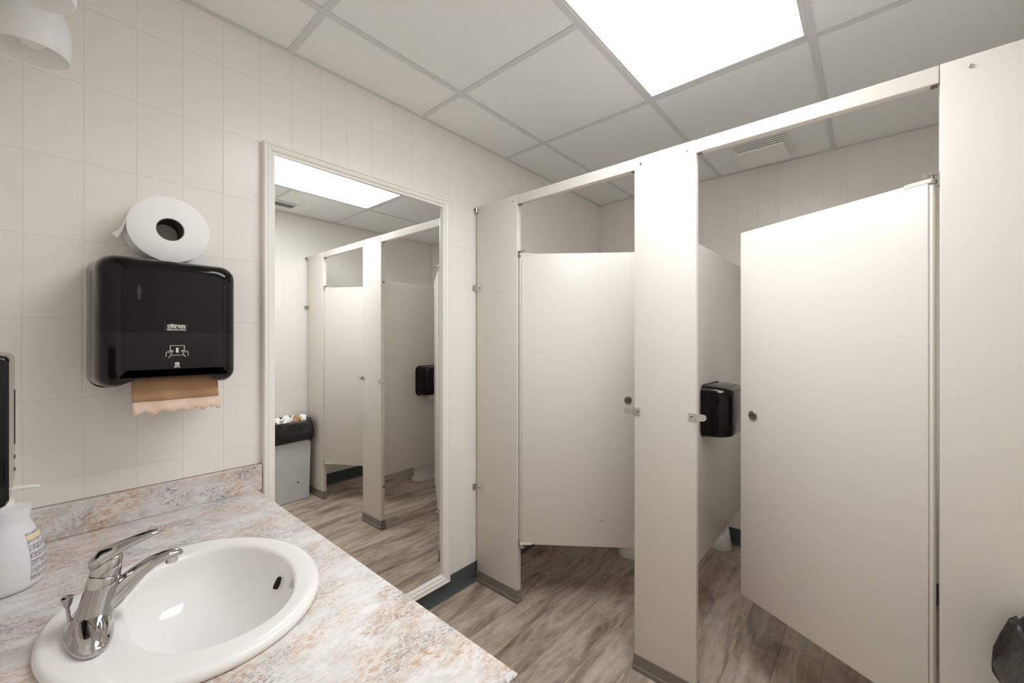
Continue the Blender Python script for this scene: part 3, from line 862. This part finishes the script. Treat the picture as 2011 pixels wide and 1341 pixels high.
# tear-the-towel pictogram
def strokes(segs, wd, m, parent, name):
    bm = bmesh.new()
    for pts in segs:
        for (xa, za), (xb, zb) in zip(pts[:-1], pts[1:]):
            d = Vector((xb - xa, 0, zb - za)); L = d.length
            if L < 1e-6: continue
            d /= L; nn = Vector((-d.z, 0, d.x)) * wd / 2; e = d * wd * .3
            a, b = Vector((xa, YF, za)) - e, Vector((xb, YF, zb)) + e
            loft([[tuple(a - nn), tuple(b - nn), tuple(b + nn), tuple(a + nn)], [tuple(p + Vector((0, -.0006, 0))) for p in (a - nn, b - nn, b + nn, a + nn)]], bm=bm)
    return obj(name, bm, m, parent)
cxp, czp = .0055, -.081
U = .0505 / 460      # symbol units: pixels of the close view
def pp(pts): return [(cxp + (x - 607) * U, czp - (z - 845) * U) for x, z in pts]
wavy = lambda x0, x1, z: [(x0 + (x1 - x0) * k / 16, z + (6 if k % 2 else -4)) for k in range(17)]
strokes([pp([(468, 845), (468, 705)]), pp(wavy(468, 755, 705)), pp([(752, 705), (752, 830)]), pp(wavy(485, 735, 952)),
         pp([(383, 985), (390, 880), (455, 840), (520, 828), (528, 850), (500, 885), (480, 950), (440, 1015)]), pp([(440, 890), (520, 828)]),
         pp([(832, 970), (828, 865), (760, 835), (705, 828), (695, 845), (720, 885), (745, 950), (778, 1000)]), pp([(775, 885), (705, 828)])], 11 * U, 'white_print', td, 'tear_symbol')
ar = pp([(580, 765), (637, 765), (632, 855), (645, 858), (608, 900), (572, 858), (586, 855)])
obj('arrow_symbol', loft([[(x, YF + .0002, z) for x, z in ar], [(x, YF - .0006, z) for x, z in ar]]), 'white_print', td)
em = obj('maker_emblem', cyl(.0055, .0008, 18, 'Y', (cxp, YF - .0002, -.1175)), 'white_print', td)
bm = bmesh.new()
for a in (90, 210, 330): cyl(.0015, .0004, 8, 'Y', (cxp + .0028 * math.cos(R(a)), YF - .0008, -.1175 + .0028 * math.sin(R(a))), bm=bm)
obj('emblem_dots', bm, 'grey_print', em)
text_obj('lettering', 'SCA', .0062, 'white_print', td, (cxp, YF - .0003, -.1255), (R(90), 0, 0), .0002, .0002, 1.2)
# paper towel hanging from it
pt = thing('paper_towel', 'brown kraft paper towel hanging torn from the black dispenser', 'paper towel', ((DX0 + DX1) / 2, D - .150, DZ0 + .02))
bm = bmesh.new()
N = 26
x0, x1 = -.085, .112
zl = [0.0, -.025, -.048, -.070]
grid = []
for z in zl: grid.append([bm.verts.new((x0 + (x1 - x0) * i / N, .012 * (-z / .07) * -1 + .004 * math.sin(i * .5), z + .012)) for i in range(N + 1)])
for a, b in zip(grid[:-1], grid[1:]):
    for i in range(N): bm.faces.new((a[i], a[i + 1], b[i + 1], b[i]))
o = obj('sheet', bm, 'kraft', pt, smooth=True)
sol = o.modifiers.new('thickness', 'SOLIDIFY'); sol.thickness = .0006
bm = bmesh.new()
grid = []
rag = [random.uniform(-.006, .004) + (.007 if (i % 5) < 2 else 0) for i in range(N + 1)]
for q in (0, .5, 1.0):
    grid.append([bm.verts.new((x0 + .002 + (x1 - x0) * i / N, -.012 - .012 * q + .004 * math.sin(i * .5), -.058 - q * (.030 + rag[i]))) for i in range(N + 1)])
for a, b in zip(grid[:-1], grid[1:]):
    for i in range(N): bm.faces.new((a[i], a[i + 1], b[i + 1], b[i]))
o = obj('torn_edge', bm, 'kraft_pale', pt, smooth=True)
sol = o.modifiers.new('thickness', 'SOLIDIFY'); sol.thickness = .0006

# ------------------------------------------------------------------ toilet paper roll standing on the dispenser
RR = .0970
tr = thing('toilet_paper_roll', 'jumbo white toilet paper roll standing on the black towel dispenser', 'paper roll', (.248, 1.577, 1.5785 + RR - .0005))
tr.rotation_euler = (0, 0, 0)
n = 64
prof = [(.0325, .002), (.034, 0.0), (RR - .002, 0.0), (RR, .0015), (RR, .0865), (RR - .002, .088), (.0325, .088)]
obj('paper', loft([[(r * math.cos(2 * PI * i / n), yy, r * math.sin(2 * PI * i / n)) for i in range(n)] for r, yy in prof], False, False), 'tissue', tr, smooth=True, angle=40)
obj('core', loft([[(r * math.cos(2 * PI * i / n), yy, r * math.sin(2 * PI * i / n)) for i in range(n)] for r, yy in ((.0327, .001), (.0327, .0875), (.031, .0875), (.031, .001), (.0327, .001))], False, False), 'core', tr, smooth=True, angle=40)
bm = bmesh.new()
pa = [(-RR * .997, .003, .010), (-RR * .997, .086, .010)]
pb = [(-RR - .006, .004, -.017), (-RR - .010, .082, -.008)]
pc = [(-RR - .0170, .012, -.0435), (-RR - .0256, .077, -.0215)]
pv = [[bm.verts.new(p) for p in l] for l in (pa, pb, pc)]
for a, b in zip(pv[:-1], pv[1:]): bm.faces.new((a[0], a[1], b[1], b[0]))
o = obj('loose_end', bm, 'tissue', tr)
sol = o.modifiers.new('thickness', 'SOLIDIFY'); sol.thickness = .0006

# ------------------------------------------------------------------ black dispenser on the vanity wall (left edge)
sd = thing('soap_dispenser', 'glossy black dispenser on the wall at the left edge above the soap bottle', 'dispenser', (V, 1.207, 1.19))
rings = []
for x, ins in ((.0002, .003), (.004, 0), (.060, .0), (.085, .002), (.096, .006), (.100, .012)):
    rings.append([(x, yy, zz) for yy, zz in rrect(-.117 + ins, .117 - ins, -.133 + ins, .133 - ins, .010, 4)])
obj('cover', loft(rings), 'black_gloss', sd, smooth=True, angle=25)
obj('slot', box(.0996, .1008, .088, .094, -.055, .055, .0004, 1), 'dark', sd)
obj('lock', cyl(.004, .002, 12, 'X', (.1005, .091, -.105), .0005), 'darkmetal', sd)
obj('screw', cyl(.004, .002, 12, 'X', (.1005, .091, -.080), .0005), 'darkmetal', sd)

# ------------------------------------------------------------------ soap pump bottle
sb = thing('soap_bottle', 'white pump soap bottle with a printed grey label at the counter corner', 'bottle', (-.062, 1.412, ZC))
BP = [(.050, 0.0), (.0585, .003), (.062, .012), (.0645, .035), (.064, .060), (.060, .085), (.053, .110), (.045, .132), (.0405, .142), (.041, .150), (.043, .168), (.0425, .172), (.030, .176), (.017, .178)]
obj('body', lathe(BP, 40), 'bottle', sb, smooth=True, angle=50)
def rad(z):
    for (r0, z0), (r1, z1) in zip(BP[:-1], BP[1:]):
        if z0 <= z <= z1: return r0 + (r1 - r0) * (z - z0) / (z1 - z0)
    return .04
bm = bmesh.new()
rows = []
for k in range(11):
    z = .018 + (.118 - .018) * k / 10
    rows.append([bm.verts.new(((rad(z) + .0006) * math.cos(R(a)), (rad(z) + .0006) * math.sin(R(a)), z)) for a in range(-48, 60, 9)])
for a, b in zip(rows[:-1], rows[1:]):
    for i in range(len(a) - 1): bm.faces.new((a[i], a[i + 1], b[i + 1], b[i]))
obj('label', bm, 'label', sb, smooth=True)
pm = obj('pump', lathe([(.018, .1765), (.018, .190), (.010, .192), (.008, .205), (.011, .207), (.0115, .214), (.008, .217)], 20), 'pump', sb, smooth=True, angle=40)
obj('nozzle', tube([(0, 0, .2115), (.025, 0, .2125), (.045, 0, .211), (.056, -.002, .208)], [(.009, .0055), (.0075, .005), (.006, .004), (.003, .002)], 12), 'pump', pm, smooth=True)

# ------------------------------------------------------------------ vanity light (switched off)
vl = thing('vanity_light', 'unlit wall lamp bar with white bell glass shades at the top left', 'lamp', (V, 1.07, 2.2))
obj('backplate', box(.0005, .03, -.46, .46, -.04, .04, .008, 3), 'zinc', vl, smooth=True)
SHP = [(.0605, -.189), (.0625, -.186), (.0645, -.160), (.0650, -.139), (.063, -.118), (.0585, -.098), (.0515, -.078), (.043, -.058), (.034, -.044), (.026, -.038), (.0235, -.039), (.032, -.047), (.041, -.061), (.0495, -.080), (.0565, -.100), (.061, -.119), (.063, -.139), (.0625, -.160), (.0605, -.189)]
for yy in (.396, .133, -.130, -.393):
    ar = obj('arm', tube([(.02, yy, 0), (.07, yy, .012), (.105, yy, .006), (.120, yy, -.02)], [.008, .008, .008, .009], 12), 'zinc', vl, smooth=True)
    obj('socket_cup', lathe([(.010, -.018), (.027, -.026), (.027, -.040), (.020, -.046)], 24, .120, yy), 'zinc', ar, smooth=True)
    sh = obj('glass_shade', lathe(SHP, 40, .120, yy, False, False), 'opal', vl, smooth=True, angle=60)
    obj('bulb', lathe([(.012, -.046), (.014, -.070), (.027, -.105), (.031, -.132), (.028, -.155), (.016, -.170), (.003, -.174)], 24, .120, yy), 'bulb', vl, smooth=True)

# ------------------------------------------------------------------ waste bin, liner and paper
KX0, KX1, KY0, KY1, KH = 1.215, 1.548, W0 + .018, -.262, .655
bn = thing('waste_bin', 'slim grey metal waste bin against the right wall, seen in the mirror', 'bin', ((KX0 + KX1) / 2, (KY0 + KY1) / 2, 0))
bw, bd = (KX1 - KX0) / 2, (KY1 - KY0) / 2
def rct(a, b, z, off=(0, 0)): return [(x + off[0], y + off[1], z) for x, y in rrect(-a, a, -b, b, .008, 2)]
obj('body', loft([rct(bw - .010, bd - .014, .004), rct(bw, bd, KH), rct(bw - .004, bd - .004, KH), rct(bw - .014, bd - .018, .02)]), 'can', bn, smooth=True, angle=30)
obj('base_strip', loft([rct(bw - .012, bd - .016, 0), rct(bw - .012, bd - .016, .006)]), 'black_soft', bn)
obj('rivet', cyl(.006, .004, 12, 'Y', (.062, bd - .009, .155), .001), 'dark', bn)
lg = thing('bin_liner', 'black plastic bin liner folded over the rim of the grey bin', 'bag', ((KX0 + KX1) / 2, (KY0 + KY1) / 2, KH))
rnd = random.Random(3)
def bagring(a, b, z, amp, ph, n=72):
    base = rrect(-a, a, -b, b, min(a, b, .035), 17)
    out = []
    for i, (x, y) in enumerate(base):
        t = i / len(base) * 2 * PI
        s = 1 + amp * (math.sin(7 * t + ph) * .5 + math.sin(13 * t + ph * 2.3) * .35 + math.sin(23 * t + ph * 3.1) * .25)
        wob = amp * .5 * math.sin(9 * t + ph * 1.7)
        out.append((x * s, y * s if y < 0 else y * (1 + (s - 1) * 1.6), z + wob))
    return out
rings = [bagring(bw - .02, bd - .022, -.22, .01, 0), bagring(bw - .012, bd - .012, -.06, .015, .4), bagring(bw - .006, bd - .007, .010, .02, .8), bagring(bw + .001, bd + .002, .022, .025, 1.0),
         bagring(bw + .007, bd + .012, .004, .03, 1.3), bagring(bw + .010, bd + .024, -.04, .035, 1.7), bagring(bw + .012, bd + .036, -.085, .035, 2.2), bagring(bw + .012, bd + .040, -.115, .03, 2.8), bagring(bw + .009, bd + .026, -.140, .03, 3.2), bagring(bw + .004, bd + .008, -.160, .02, 3.7)]
WALLY = W0 - (KY0 + KY1) / 2 + .003
rings = [[(x, max(y, WALLY), z) for x, y, z in rg_] for rg_ in rings]
o = obj('film', loft(rings, True, False), 'bag', lg, smooth=True, angle=70)
for k in range(10):
    px, py = (KX0 + KX1) / 2 + (-.118 + .059 * (k % 5)) + rnd.uniform(-.006, .006), (KY0 + KY1) / 2 + (-.032 if k < 5 else .030) + rnd.uniform(-.005, .005)
    bm = bmesh.new()
    bmesh.ops.create_icosphere(bm, subdivisions=2, radius=.034)
    for v in bm.verts: v.co *= rnd.uniform(.62, 1.3)
    for v in bm.verts: v.co.x *= 1.15
    brown = k % 4 == 0
    cp = obj('crumpled_towel', bm, 'kraft' if brown else 'tissue', None, (px, py, KH + rnd.uniform(-.004, .022)), (rnd.uniform(0, 3), rnd.uniform(0, 3), rnd.uniform(0, 3)))
    tag(cp, 'crumpled brown paper towel heaped in the bin, seen in the mirror' if brown else 'crumpled white paper heaped in the bin, seen in the mirror', 'paper towel', 'brown paper in the bin' if brown else 'white paper in the bin')
